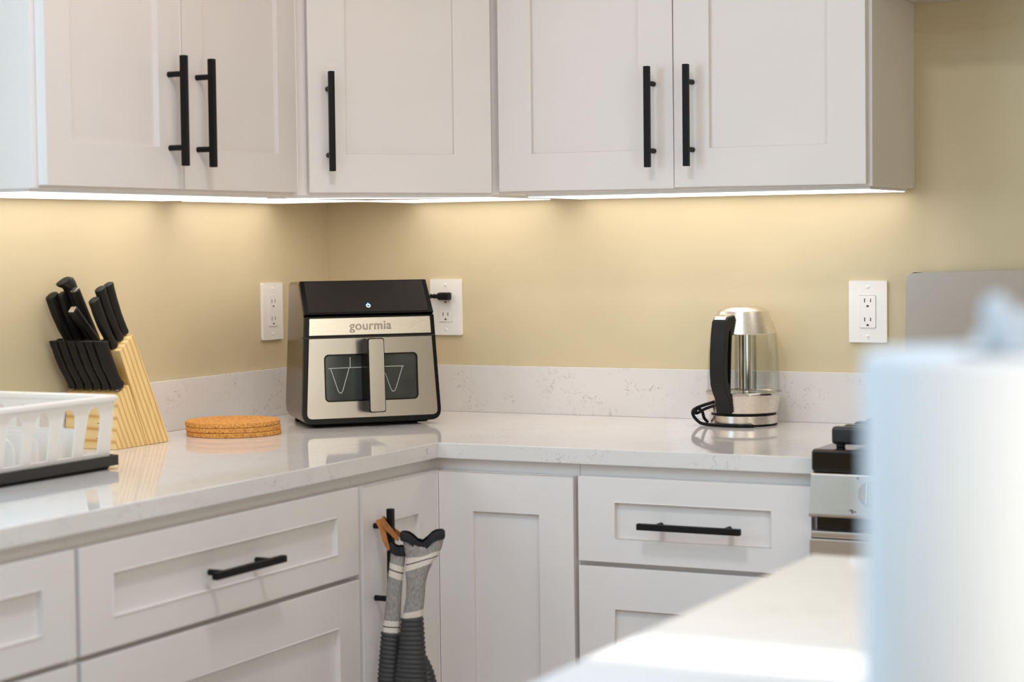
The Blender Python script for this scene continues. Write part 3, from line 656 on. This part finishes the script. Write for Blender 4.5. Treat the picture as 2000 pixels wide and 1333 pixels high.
for lab, x, b, tp, wd, th, sty, bd in UP:
    x = max(x, BX0 + 0.010)
    kk = knife(lab, (x, b[0], b[1]), (x, tp[0], tp[1]), wd, th, sty, 'honing steel' if 'honing' in lab else ('scissors' if 'scissors' in lab else 'knife'), 'handles in the upper part of the block', bd)
    if 'honing' in lab or 'scissors' in lab:
        kk.name = 'honing_steel' if 'honing' in lab else 'kitchen_scissors'
        ax = Vector((0, tp[0] - b[0], tp[1] - b[1])); L = ax.length; ax.normalize(); sd = Vector((0, -ax.z, ax.y))
        bm = bmesh.new(); c0 = ax * (L + 0.0008); Mx = Matrix((Vector((1, 0, 0)), sd, ax)).transposed().to_4x4(); Mx.translation = c0
        if 'honing' in lab: box(bm, -0.006, 0.006, -0.007, 0.007, 0.0, 0.0022, bev=0.0008, mat=Mx)
        else: box(bm, -0.0062, 0.0062, -0.0085, 0.0085, 0.0, 0.0014, bev=0.0005, mat=Mx)
        obj('end_cap', bm, 'steel_h', kk)

# ------------------------------------------------------------------ dish rack and tray
RY1, RX0, RX1 = -1.236, 0.052, 0.352      # far end, wall side, front (at rim)
RY0 = -1.70
ty = thing('drip_tray', 'shallow charcoal plastic drip tray under the white dish rack', 'tray', (0.19, -1.45, ZC))
def LT(x, y, z): return (x - 0.19, y + 1.45, z - ZC)
bm = bmesh.new()
def rr3(x0, x1, y0, y1, z, r): return [LT(x, y, z) for x, y in rrect(x0, x1, y0, y1, r, 4)]
tx0, tx1, ty0, ty1 = 0.058, 0.3385, -1.705, -1.2265
loft(bm, [rr3(tx0 + .012, tx1 - .012, ty0 + .012, ty1 - .014, 0.9145, 0.006), rr3(tx0 + .010, tx1 - .010, ty0 + .010, ty1 - .012, 0.9185, 0.006), rr3(tx0, tx1, ty0, ty1, 0.9205, 0.006), rr3(tx0, tx1, ty0, ty1, 0.9375, 0.006), rr3(tx0 + .003, tx1 - .003, ty0 + .003, ty1 - .003, 0.9382, 0.004), rr3(tx0 + .004, tx1 - .004, ty0 + .004, ty1 - .004, 0.925, 0.004)])
obj('tray_body', bm, 'tray', ty, smooth=35)
rk = thing('dish_rack', 'white plastic dish rack with tall arched slots, standing in the charcoal tray', 'dish rack', (0.20, -1.45, 0.9255))
def RK(x, y, z): return (x - 0.20, y + 1.45, z - 0.9255)
zr0, zr1 = 0.9262, 1.036
def arch(c, w_, z0, z1, n=8):
    P = [(c - w_ / 2, z0), (c + w_ / 2, z0)]; r = w_ / 2
    return P + [(c + r * cos(pi * i / n), z1 - r * 1.25 + r * 1.25 * sin(pi * i / n)) for i in range(n + 1)]
def side(length, holes, fn, name):
    """one side panel: u along its length, v height, w thickness outward"""
    bm = bmesh.new(); prism(bm, [[(0, 0), (length, 0), (length, zr1 - zr0), (0, zr1 - zr0)]] + holes, 0, 0.0028, fn, bev=0.0006); obj(name, bm, 'rack', rk, smooth=30)
tap = 0.016
Hh = zr1 - zr0
Lf = RY1 - RY0 - 0.012
hs = []
c = Lf - 0.052
while c > 0.03:
    hs.append(arch(c, 0.040, 0.018, 0.100)); hs.append([(c - 0.045, 0.004), (c - 0.020, 0.004), (c - 0.020, 0.009), (c - 0.045, 0.009)]); hs.append([(c - 0.010, 0.004), (c + 0.013, 0.004), (c + 0.013, 0.009), (c - 0.010, 0.009)]); c -= 0.066
side(Lf, hs, lambda u, v, w_: RK(RX1 - 0.010 - tap * (1 - v / Hh) + w_ - 0.0028, RY0 + 0.006 + u, zr0 + v), 'front_panel')
side(Lf, hs, lambda u, v, w_: RK(RX0 + 0.010 + tap * (1 - v / Hh) - w_ + 0.0028, RY0 + 0.006 + u, zr0 + v), 'back_panel')
Le = RX1 - RX0 - 0.022
he = [arch(0.030 + 0.0545 * i, 0.034, 0.018, 0.096) for i in range(5)]
def endfn(u, v, w_):
    k_ = tap * (1 - v / Hh); return RK(RX0 + 0.011 + k_ + u * (Le - 2 * k_) / Le, RY1 - 0.009 - k_ + w_ - 0.0028, zr0 + v)
side(Le, he, endfn, 'end_panel')
def endfn2(u, v, w_):
    k_ = tap * (1 - v / Hh); return RK(RX0 + 0.011 + k_ + u * (Le - 2 * k_) / Le, RY0 + 0.009 + k_ - w_ + 0.0028, zr0 + v)
side(Le, he, endfn2, 'end_panel')
bm = bmesh.new(); prism(bm, [rrect(RX0 + 0.028 - .2, RX1 - 0.028 - .2, RY0 + 0.026 + 1.45, RY1 - 0.027 + 1.45, 0.01)], 0.0007, 0.0035); obj('bottom_panel', bm, 'rack', rk, smooth=30)
# low divider ribs standing on the bottom
for i in range(7):
    y = RY1 - 0.06 - 0.058 * i
    bm = bmesh.new(); prism(bm, [[tuple(q) for q in rrect(0.085 - .2, 0.315 - .2, 0.0036, 0.062, 0.025, 5, (0, 0, 1, 1))]], -0.0015, 0.0015, lambda u, v, w_, y=y: (u, y + 1.45 + w_, v)); obj('divider', bm, 'rack', rk, smooth=35)
# rolled rim
bm = bmesh.new()
def rim_ring(o, z): return [RK(x, y, z) for x, y in rrect(RX0 + o, RX1 - o, RY0 + o, RY1 - o, 0.016, 6)]
loft(bm, [rim_ring(0.012, zr1 - 0.004), rim_ring(0.003, zr1 - 0.004), rim_ring(0.0, zr1 - 0.001), rim_ring(0.0, zr1 + 0.004), rim_ring(0.003, zr1 + 0.007), rim_ring(0.010, zr1 + 0.007), rim_ring(0.0128, zr1 + 0.004), rim_ring(0.0128, zr1 - 0.004)], cap0=False, cap1=False)
bmesh.ops.remove_doubles(bm, verts=bm.verts, dist=1e-5); obj('rim', bm, 'rack', rk, smooth=50)

# ------------------------------------------------------------------ oven mitts
E2 = Vector((0.8926, 0.4508, 0)); N2 = Vector((0.4508, -0.8926, 0))     # across, and towards the room
def mitt(label, P0, rows, thick, side_):
    """rows: (sL, zL, sR, zR, material, thickness scale)"""
    t = thing('oven_mitt', label, 'oven mitt', P0, 0, 'oven mitts on the corner door pull')
    def ring_(sL, zL, sR, zR, ht, crease=0.0, grow=0.0, wave=0.0):
        n = 28; c = (sL + sR) / 2; h = (sR - sL) / 2 + grow; R_ = []
        for i in range(n):
            a = 2 * pi * i / n; x = cos(a); y = sin(a)
            yy = math.copysign(abs(y) ** 0.8, y) * (ht + grow)
            if y > 0: yy *= 1 - crease * math.exp(-((x - 0.0) / 0.38) ** 2)
            s = c + h * x; z = zL + (zR - zL) * (x + 1) / 2 - wave * math.exp(-((x - (-0.05)) / 0.42) ** 2) * (1 if y > 0 else 0.8)
            R_.append(tuple(E2 * s + N2 * yy + Vector((0, 0, z - P0[2]))))
        return R_
    # woven cuff with cream stripes
    cuff = [r for r in rows if r[4] != 'g']; glove = [r for r in rows if r[4] == 'g']
    ids = {'h': 0, 'c': 1, 'd': 2}
    rings = [ring_(*r[:4], thick * r[5], r[6], 0, r[7]) for r in cuff]; mi = [ids[r[4]] for r in cuff[:-1]]
    bm = bmesh.new(); R0 = loft(bm, rings, mi, False, False)
    inner = [ring_(*r[:4], thick * r[5] - 0.003, r[6], -0.003, r[7]) for r in cuff[:4]][::-1]
    loft(bm, [ring_(*cuff[3][:4], thick * 0.2, 0, -0.006, 0)] + inner + [rings[0]], [2] * 5, True, False)
    bmesh.ops.remove_doubles(bm, verts=bm.verts, dist=1e-5)
    obj('cuff', bm, ['herring', 'cream', 'bind'], t, smooth=60)
    # dark binding round the cuff's mouth
    bm = bmesh.new(); r0 = cuff[0]
    top = ring_(*r0[:4], thick * r0[5], r0[6], 0.0, r0[7]); top = [Vector(p) for p in top]
    rr = []
    for dz, g in ((0.0045, -0.0030), (0.0055, 0.0), (0.002, 0.0026), (-0.006, 0.0030), (-0.0115, 0.0018), (-0.012, 0.0002)):
        r1 = ring_(*r0[:4], thick * r0[5], r0[6], g, r0[7]); rr.append([(p[0], p[1], p[2] + dz) for p in r1])
    loft(bm, rr, None, False, False); obj('binding', bm, 'bind', t, smooth=60)
    # ribbed silicone hand
    bm = bmesh.new(); G = []; P = glove; zs_ = [p[1] for p in P]; z = zs_[0]; k_ = 0; pitch = 0.0082
    g_rings = []
    while z > zs_[-1]:
        j = max(i for i in range(len(P)) if zs_[i] >= z - 1e-9); j = min(j, len(P) - 2); f = (zs_[j] - z) / (zs_[j] - zs_[j + 1])
        L_ = P[j][0] * (1 - f) + P[j + 1][0] * f; Rr = P[j][2] * (1 - f) + P[j + 1][2] * f; dzr = (P[j][3] - P[j][1]) * (1 - f) + (P[j + 1][3] - P[j + 1][1]) * f
        tk = P[j][5] * (1 - f) + P[j + 1][5] * f
        ph = k_ % 4; bump_ = (0.0, 0.0016, 0.0016, 0.0)[ph]
        g_rings.append(ring_(L_, z, Rr, z + dzr - 0.004, thick * tk, 0, bump_)); z -= pitch / 4; k_ += 1
    e = P[-1]
    g_rings.append(ring_(e[0] + 0.006, e[1] - 0.006, e[2] - 0.006, e[3] - 0.006, thick * 0.5))
    loft(bm, g_rings, None, True, True); obj('glove', bm, 'silicone', t, smooth=60)
    # ribbed thumb
    bm = bmesh.new(); zz = side_[1]; pts = []; rs = []; k_ = 0
    while zz > side_[1] - 0.115:
        f = (side_[1] - zz) / 0.115
        pts.append(E2 * (side_[0] + 0.012 * sin(pi * min(1, f * 1.1)) + 0.006 * f) + N2 * (-0.006) + Vector((0, 0, zz - P0[2]))); base_r = 0.0145 * (0.55 + 0.9 * f if f < 0.5 else 1.0) * (1 if f < 0.85 else math.sqrt(max(0.05, 1 - ((f - 0.85) / 0.16) ** 2)))
        rs.append(base_r + (0, 0.0014, 0.0014, 0)[k_ % 4]); zz -= 0.00205; k_ += 1
    tube(bm, pts, rs, 16); obj('thumb', bm, 'silicone', t, smooth=60)
    return t
PR = (0.735, -0.895, 0.775); PL = (0.700, -0.900, 0.752)
rowsR = [(-0.0255, 0.7765, 0.0500, 0.7790, 'h', 1.25, 0.95, 0.024), (-0.0225, 0.7600, 0.0500, 0.7660, 'h', 1.2, 0.85, 0.019), (-0.0190, 0.7400, 0.0470, 0.7530, 'h', 1.1, 0.6, 0.009),
  (-0.0178, 0.7337, 0.0450, 0.7475, 'c', 1.05, 0.45, 0.004), (-0.0189, 0.7222, 0.0405, 0.7385, 'd', 1.0, 0.2, 0), (-0.0190, 0.7202, 0.0395, 0.7365, 'c', 1.0, 0.2, 0),
  (-0.0198, 0.7090, 0.0300, 0.7250, 'h', 1.0, 0.1, 0), (-0.0185, 0.6975, 0.0215, 0.7060, 'h', 1, 0, 0), (-0.0178, 0.6860, 0.0170, 0.6890, 'h', 1, 0, 0), (-0.0189, 0.6597, 0.0148, 0.6620, 'h', 1, 0, 0),
  (-0.0245, 0.6345, 0.0122, 0.6415, 'c', 1.05, 0, 0), (-0.0262, 0.6248, 0.0114, 0.6295, 'h', 1.05, 0, 0), (-0.0262, 0.6230, 0.0110, 0.6275, 'h', 1.0, 0, 0),
  (-0.0275, 0.6250, 0.0110, 0.6300, 'g', 1.1), (-0.0330, 0.5765, 0.0135, 0.5790, 'g', 1.15), (-0.0380, 0.5394, 0.0160, 0.5400, 'g', 1.2), (-0.0445, 0.4977, 0.0180, 0.4980, 'g', 1.2), (-0.0490, 0.4466, 0.0140, 0.4466, 'g', 1.1), (-0.0470, 0.4093, 0.0050, 0.4093, 'g', 0.9), (-0.0385, 0.3812, -0.0080, 0.3812, 'g', 0.6)]
rowsL = [(-0.0123, 0.7545, 0.0145, 0.7470, 'h', 1.25, 0.5, 0.004), (-0.0125, 0.7420, 0.0140, 0.7330, 'h', 1.2, 0.4, 0.002), (-0.0135, 0.7300, 0.0125, 0.7215, 'h', 1.1, 0.2, 0), (-0.0145, 0.7248, 0.0115, 0.7162, 'c', 1.05, 0, 0), (-0.0156, 0.7140, 0.0105, 0.7054, 'd', 1, 0, 0), (-0.0156, 0.7118, 0.0100, 0.7030, 'c', 1, 0, 0), (-0.0176, 0.7007, 0.0085, 0.6912, 'h', 1, 0, 0),
  (-0.0219, 0.6581, 0.0055, 0.6559, 'h', 1, 0, 0), (-0.0262, 0.6201, 0.0037, 0.6179, 'c', 1, 0, 0), (-0.0280, 0.6099, 0.0028, 0.6077, 'd', 1, 0, 0), (-0.0282, 0.6078, 0.0026, 0.6056, 'c', 1, 0, 0), (-0.0293, 0.5990, 0.0016, 0.5968, 'h', 1, 0, 0), (-0.0292, 0.5970, 0.0012, 0.5950, 'h', 1, 0, 0),
  (-0.0305, 0.5990, 0.0015, 0.5970, 'g', 1.05), (-0.0345, 0.5560, -0.0008, 0.5560, 'g', 1.1), (-0.0389, 0.5066, -0.0030, 0.5062, 'g', 1.1), (-0.0434, 0.4535, -0.0075, 0.4531, 'g', 1.05), (-0.0412, 0.4161, -0.0150, 0.4158, 'g', 0.9), (-0.0350, 0.3926, -0.0220, 0.3925, 'g', 0.6)]
mr_ = mitt('grey and charcoal oven mitt in front, its wide flared cuff showing', PR, rowsR, 0.0125, (0.004, 0.560))
ml_ = mitt('narrow grey and charcoal oven mitt half hidden behind the other one', PL, rowsL, 0.0105, (-0.012, 0.520))
def ribbon(pts, wdir, wid, thk):
    bm = bmesh.new(); P = spline(pts, 7); rings = []
    for i, p in enumerate(P):
        a = P[max(i - 1, 0)]; b = P[min(i + 1, len(P) - 1)]; t_ = (b - a).normalized(); wv = wdir[0].lerp(wdir[1], i / (len(P) - 1)) if isinstance(wdir, tuple) else wdir
        wv = (wv - t_ * wv.dot(t_)).normalized(); nn = t_.cross(wv); q = wid if not callable(wid) else wid(i / (len(P) - 1))
        rings.append([p + wv * q + nn * thk, p - wv * q + nn * thk, p - wv * q - nn * thk, p + wv * q - nn * thk])
    loft(bm, rings); return bm
def loop_(parent, pts, w0, wdir):
    bm = ribbon(pts, wdir, w0, 0.0011); o = obj('hanging_loop', bm, 'leather', parent, smooth=40); o['label'] = 'tan leather hanging loop'
    for v in o.data.vertices: v.co -= parent.location
    return o
X_ = Vector((1, 0, 0))
wl = lambda f: 0.0062 - 0.0034 * (abs(f - 0.5) * 2) ** 2
loop_(mr_, [(0.7090, -0.9120, 0.7660), (0.694, -0.9100, 0.7790), (0.676, -0.9010, 0.7900), (0.6615, -0.8890, 0.7975), (0.6590, -0.8795, 0.7960), (0.6615, -0.8745, 0.7860), (0.690, -0.8745, 0.7700), (0.7090, -0.8900, 0.7640)], wl, (Vector((0.45, 0.1, 0.9)), Vector((0.45, 0.1, 0.9))))
loop_(ml_, [(0.6900, -0.9130, 0.7470), (0.6790, -0.9080, 0.7640), (0.6680, -0.8980, 0.7820), (0.6560, -0.8890, 0.7945), (0.6530, -0.8800, 0.7945), (0.6560, -0.8745, 0.7820), (0.672, -0.8745, 0.7600), (0.6880, -0.8880, 0.7440)], wl, (Vector((0.9, 0.2, 0.35)), Vector((0.9, 0.2, 0.35))))

# ------------------------------------------------------------------ gas range
RXa, RXb = 1.4005, 2.1605
rg = thing('gas_range', 'stainless gas range with black grates, half hidden by the paper roll', 'range', (RXa, -0.66, 0))
def G3(x0, x1, y0, y1, z0, z1, **k_): return bx(x0 - RXa, x1 - RXa, y0 + 0.66, y1 + 0.66, z0, z1, **k_)
obj('body', G3(RXa + 0.0005, RXb, -0.640, -0.020, 0.02, 0.890), 'steel_dark', rg, smooth=30)
obj('cooktop', G3(RXa - 0.0, RXb, -0.678, -0.055, 0.8925, 0.9325, bev=0.007, seg=3), 'enamel', rg, smooth=40)
bm = bmesh.new(); P = round_poly([(-0.640, 0.8915), (-0.640, 0.8150), (-0.690, 0.8150), (-0.6745, 0.8915)], [0, 0, 0.006, 0.006], 5)
prism(bm, [[(y + 0.66, z) for y, z in P]], 0.0, RXb - RXa, lambda u, v, w_: (w_, u, v)); obj('control_panel', bm, 'steel_soft', rg, smooth=35)
obj('vent_gap', G3(RXa + 0.006, RXb - 0.006, -0.662, -0.640, 0.792, 0.8148), 'enamel', rg, smooth=0)
od = obj('oven_door', G3(RXa + 0.002, RXb - 0.002, -0.694, -0.641, 0.20, 0.7785, bev=0.003), 'steel_soft', rg, smooth=35)
obj('door_trim', G3(RXa + 0.003, RXb - 0.003, -0.686, -0.641, 0.7790, 0.7915, bev=0.003), 'steel_soft', rg, smooth=35)
for i in range(5):
    kx = 0.112 + 0.140 * i; th = math.atan2(0.0155, 0.0765); Mx = Matrix.Translation((kx, -0.6835 + 0.66, 0.858)) @ Matrix.Rotation(pi / 2 - th, 4, 'X')
    bm = bmesh.new(); lathe(bm, [(0.024, 0), (0.024, 0.004), (0.0205, 0.006), (0.0195, 0.026), (0.018, 0.0285), (0, 0.029)], 32, mat=Mx); box(bm, -0.003, 0.003, -0.019, 0.019, 0.028, 0.034, bev=0.001, mat=Mx); obj('knob', bm, 'chrome', rg)
bm = bmesh.new()
for (x, z, sx, sz) in ((0.0835, 0.8845, 0.0012, 0.0018), (0.0755, 0.8300, 0.0030, 0.0010), (0.0820, 0.8275, 0.0022, 0.0009), (0.0775, 0.8265, 0.0009, 0.0024)):
    y = -0.690 + (z - 0.815) / 0.0765 * 0.0155 + 0.66; box(bm, x - sx, x + sx, y - 0.0011, y + 0.001, z - sz, z + sz)
obj('panel_mark', bm, 'black_print', rg, smooth=0)
# grates
for gi, gx in enumerate((0.028, 0.272, 0.516)):
    bm = bmesh.new(); gw = 0.216
    for yy in (-0.640, -0.575, -0.510, -0.440, -0.375, -0.310, -0.245, -0.180): box(bm, gx, gx + gw, yy + 0.66 - 0.011, yy + 0.66 + 0.011, 0.947 if yy > -0.63 else 0.9385, 0.9675 if yy > -0.63 else 0.9700, bev=0.0065, seg=3)
    for xx in (0.012, 0.108, 0.204): box(bm, gx + xx - 0.006, gx + xx + 0.006, -0.640 + 0.66, -0.180 + 0.66, 0.946, 0.960, bev=0.003)
    for xx in (0.012, 0.204):
        for yy in (-0.632, -0.188): box(bm, gx + xx - 0.007, gx + xx + 0.007, yy + 0.66 - 0.007, yy + 0.66 + 0.007, 0.9325, 0.950, bev=0.002)
    obj('grate', bm, 'burner', rg, smooth=40)
for bxx in (0.136, 0.380, 0.624):
    for byy in (-0.50, -0.26):
        bm = bmesh.new(); lathe(bm, [(0.042, 0.9325), (0.040, 0.939), (0.030, 0.941), (0.030, 0.9445), (0, 0.9452)], 28, mat=Matrix.Translation((bxx, byy + 0.66, 0))); obj('burner', bm, 'burner', rg)
# rounded back panel with a rolled bright edge
P = [(RXa - 0.008, 0.93), (RXb + 0.008, 0.93), (RXb + 0.002, 1.224)] + [(RXa + 0.381 + 0.379 * cos(pi * i / 16), 1.224 + 0.0065 * sin(pi * i / 16)) for i in range(1, 16)] + [(RXa - 0.002, 1.222)]
P = round_poly(P, [0, 0, 0.018] + [0] * 15 + [0.018], 6)
bm = bmesh.new(); prism(bm, [[(x - RXa, z) for x, z in P]], -0.064 + 0.66, -0.020 + 0.66, lambda u, v, w_: (u, 1.276 - w_ - 0.0 if False else (2 * 0.618 - w_), v), bev=0.006, seg=4); bgd = obj('backguard', bm, 'steel_soft', rg, smooth=40)

# ------------------------------------------------------------------ island
IX, IYb = 1.731, -1.6735
t = thing('kitchen_island', 'white island cabinet under the foreground countertop', 'island', (IX + 0.03, IYb - 0.03, 0))
bm = bmesh.new(); box(bm, 0, 1.0, -2.1, 0, 0.1, 0.8835, bev=0.002); box(bm, 0.05, 0.95, -2.05, -0.05, 0, 0.0995); obj('body', bm, 'cab', t, smooth=30)
bm = bmesh.new()
for i in range(3): box(bm, -0.018, -0.0002, -2.05 + 0.68 * i, -2.05 + 0.68 * i + 0.66, 0.14, 0.87, bev=0.002)
obj('side_panel', bm, 'cab', t, smooth=30)
bm = bx(IX, IX + 1.06, IYb - 2.16, IYb, ZT, ZC, bev=0.0025); tag(obj('island_countertop', bm, 'quartz', smooth=30), 'glossy white quartz island top filling the blurred foreground', 'countertop')

# paper towel roll on a steel holder
QX, QY = 2.243, -2.905
ph = thing('paper_towel_holder', 'steel paper towel holder whose knobbed post rises above the roll', 'holder', (QX, QY, ZC))
bm = bmesh.new(); lathe(bm, [(0, 0), (0.084, 0), (0.086, 0.003), (0.085, 0.011), (0.080, 0.014), (0, 0.0145)], 64); obj('base', bm, 'steel_k', ph)
bm = bmesh.new(); lathe(bm, [(0.0066, 0.0145), (0.0066, 0.322)], 24); obj('post', bm, 'pale', ph)
bm = bmesh.new(); lathe(bm, [(0.0066, 0.318), (0.0072, 0.321), (0.0078, 0.330), (0.0084, 0.338), (0.0080, 0.346), (0.0055, 0.351), (0, 0.3525)], 32); obj('knob', bm, 'pale', ph)
pr_ = thing('paper_towel_roll', 'big white paper towel roll on its holder, very blurred at the near edge', 'paper towel', (QX, QY, ZC + 0.0148))
bm = bmesh.new(); R1, R0, H1 = 0.0722, 0.0205, 0.3065
lathe(bm, [(R0, 0.0), (R1 - 0.002, 0.0), (R1, 0.002), (R1, H1 - 0.0035), (R1 - 0.0035, H1), (R0, H1 - 0.002)], 96, caps=(False, False)); obj('paper', bm, 'paper', pr_, smooth=50)
bm = bmesh.new(); lathe(bm, [(R0 - 0.0004, 0.0), (R0 - 0.0004, H1 - 0.001), (R0 - 0.0022, H1 - 0.001), (R0 - 0.0022, 0.0), (R0 - 0.0004, 0.0)], 48, caps=(False, False)); obj('cardboard_core', bm, 'card', pr_)
# loose outer sheet lifting away on the side towards the right wall
bm = bmesh.new(); rings = []
for i in range(17):
    f = i / 16; a = radians(118) - radians(150) * f; lift = 0.0006 + 0.004 * f; zt_ = H1 - 0.003 + 0.052 * f ** 0.45
    rings.append([((R1 + lift) * cos(a), (R1 + lift) * sin(a), 0.002), ((R1 + lift) * cos(a), (R1 + lift) * sin(a), zt_), ((R1 + lift + 0.0006) * cos(a), (R1 + lift + 0.0006) * sin(a), zt_), ((R1 + lift + 0.0006) * cos(a), (R1 + lift + 0.0006) * sin(a), 0.002)])
loft(bm, rings); obj('loose_sheet', bm, 'paper', pr_, smooth=50)
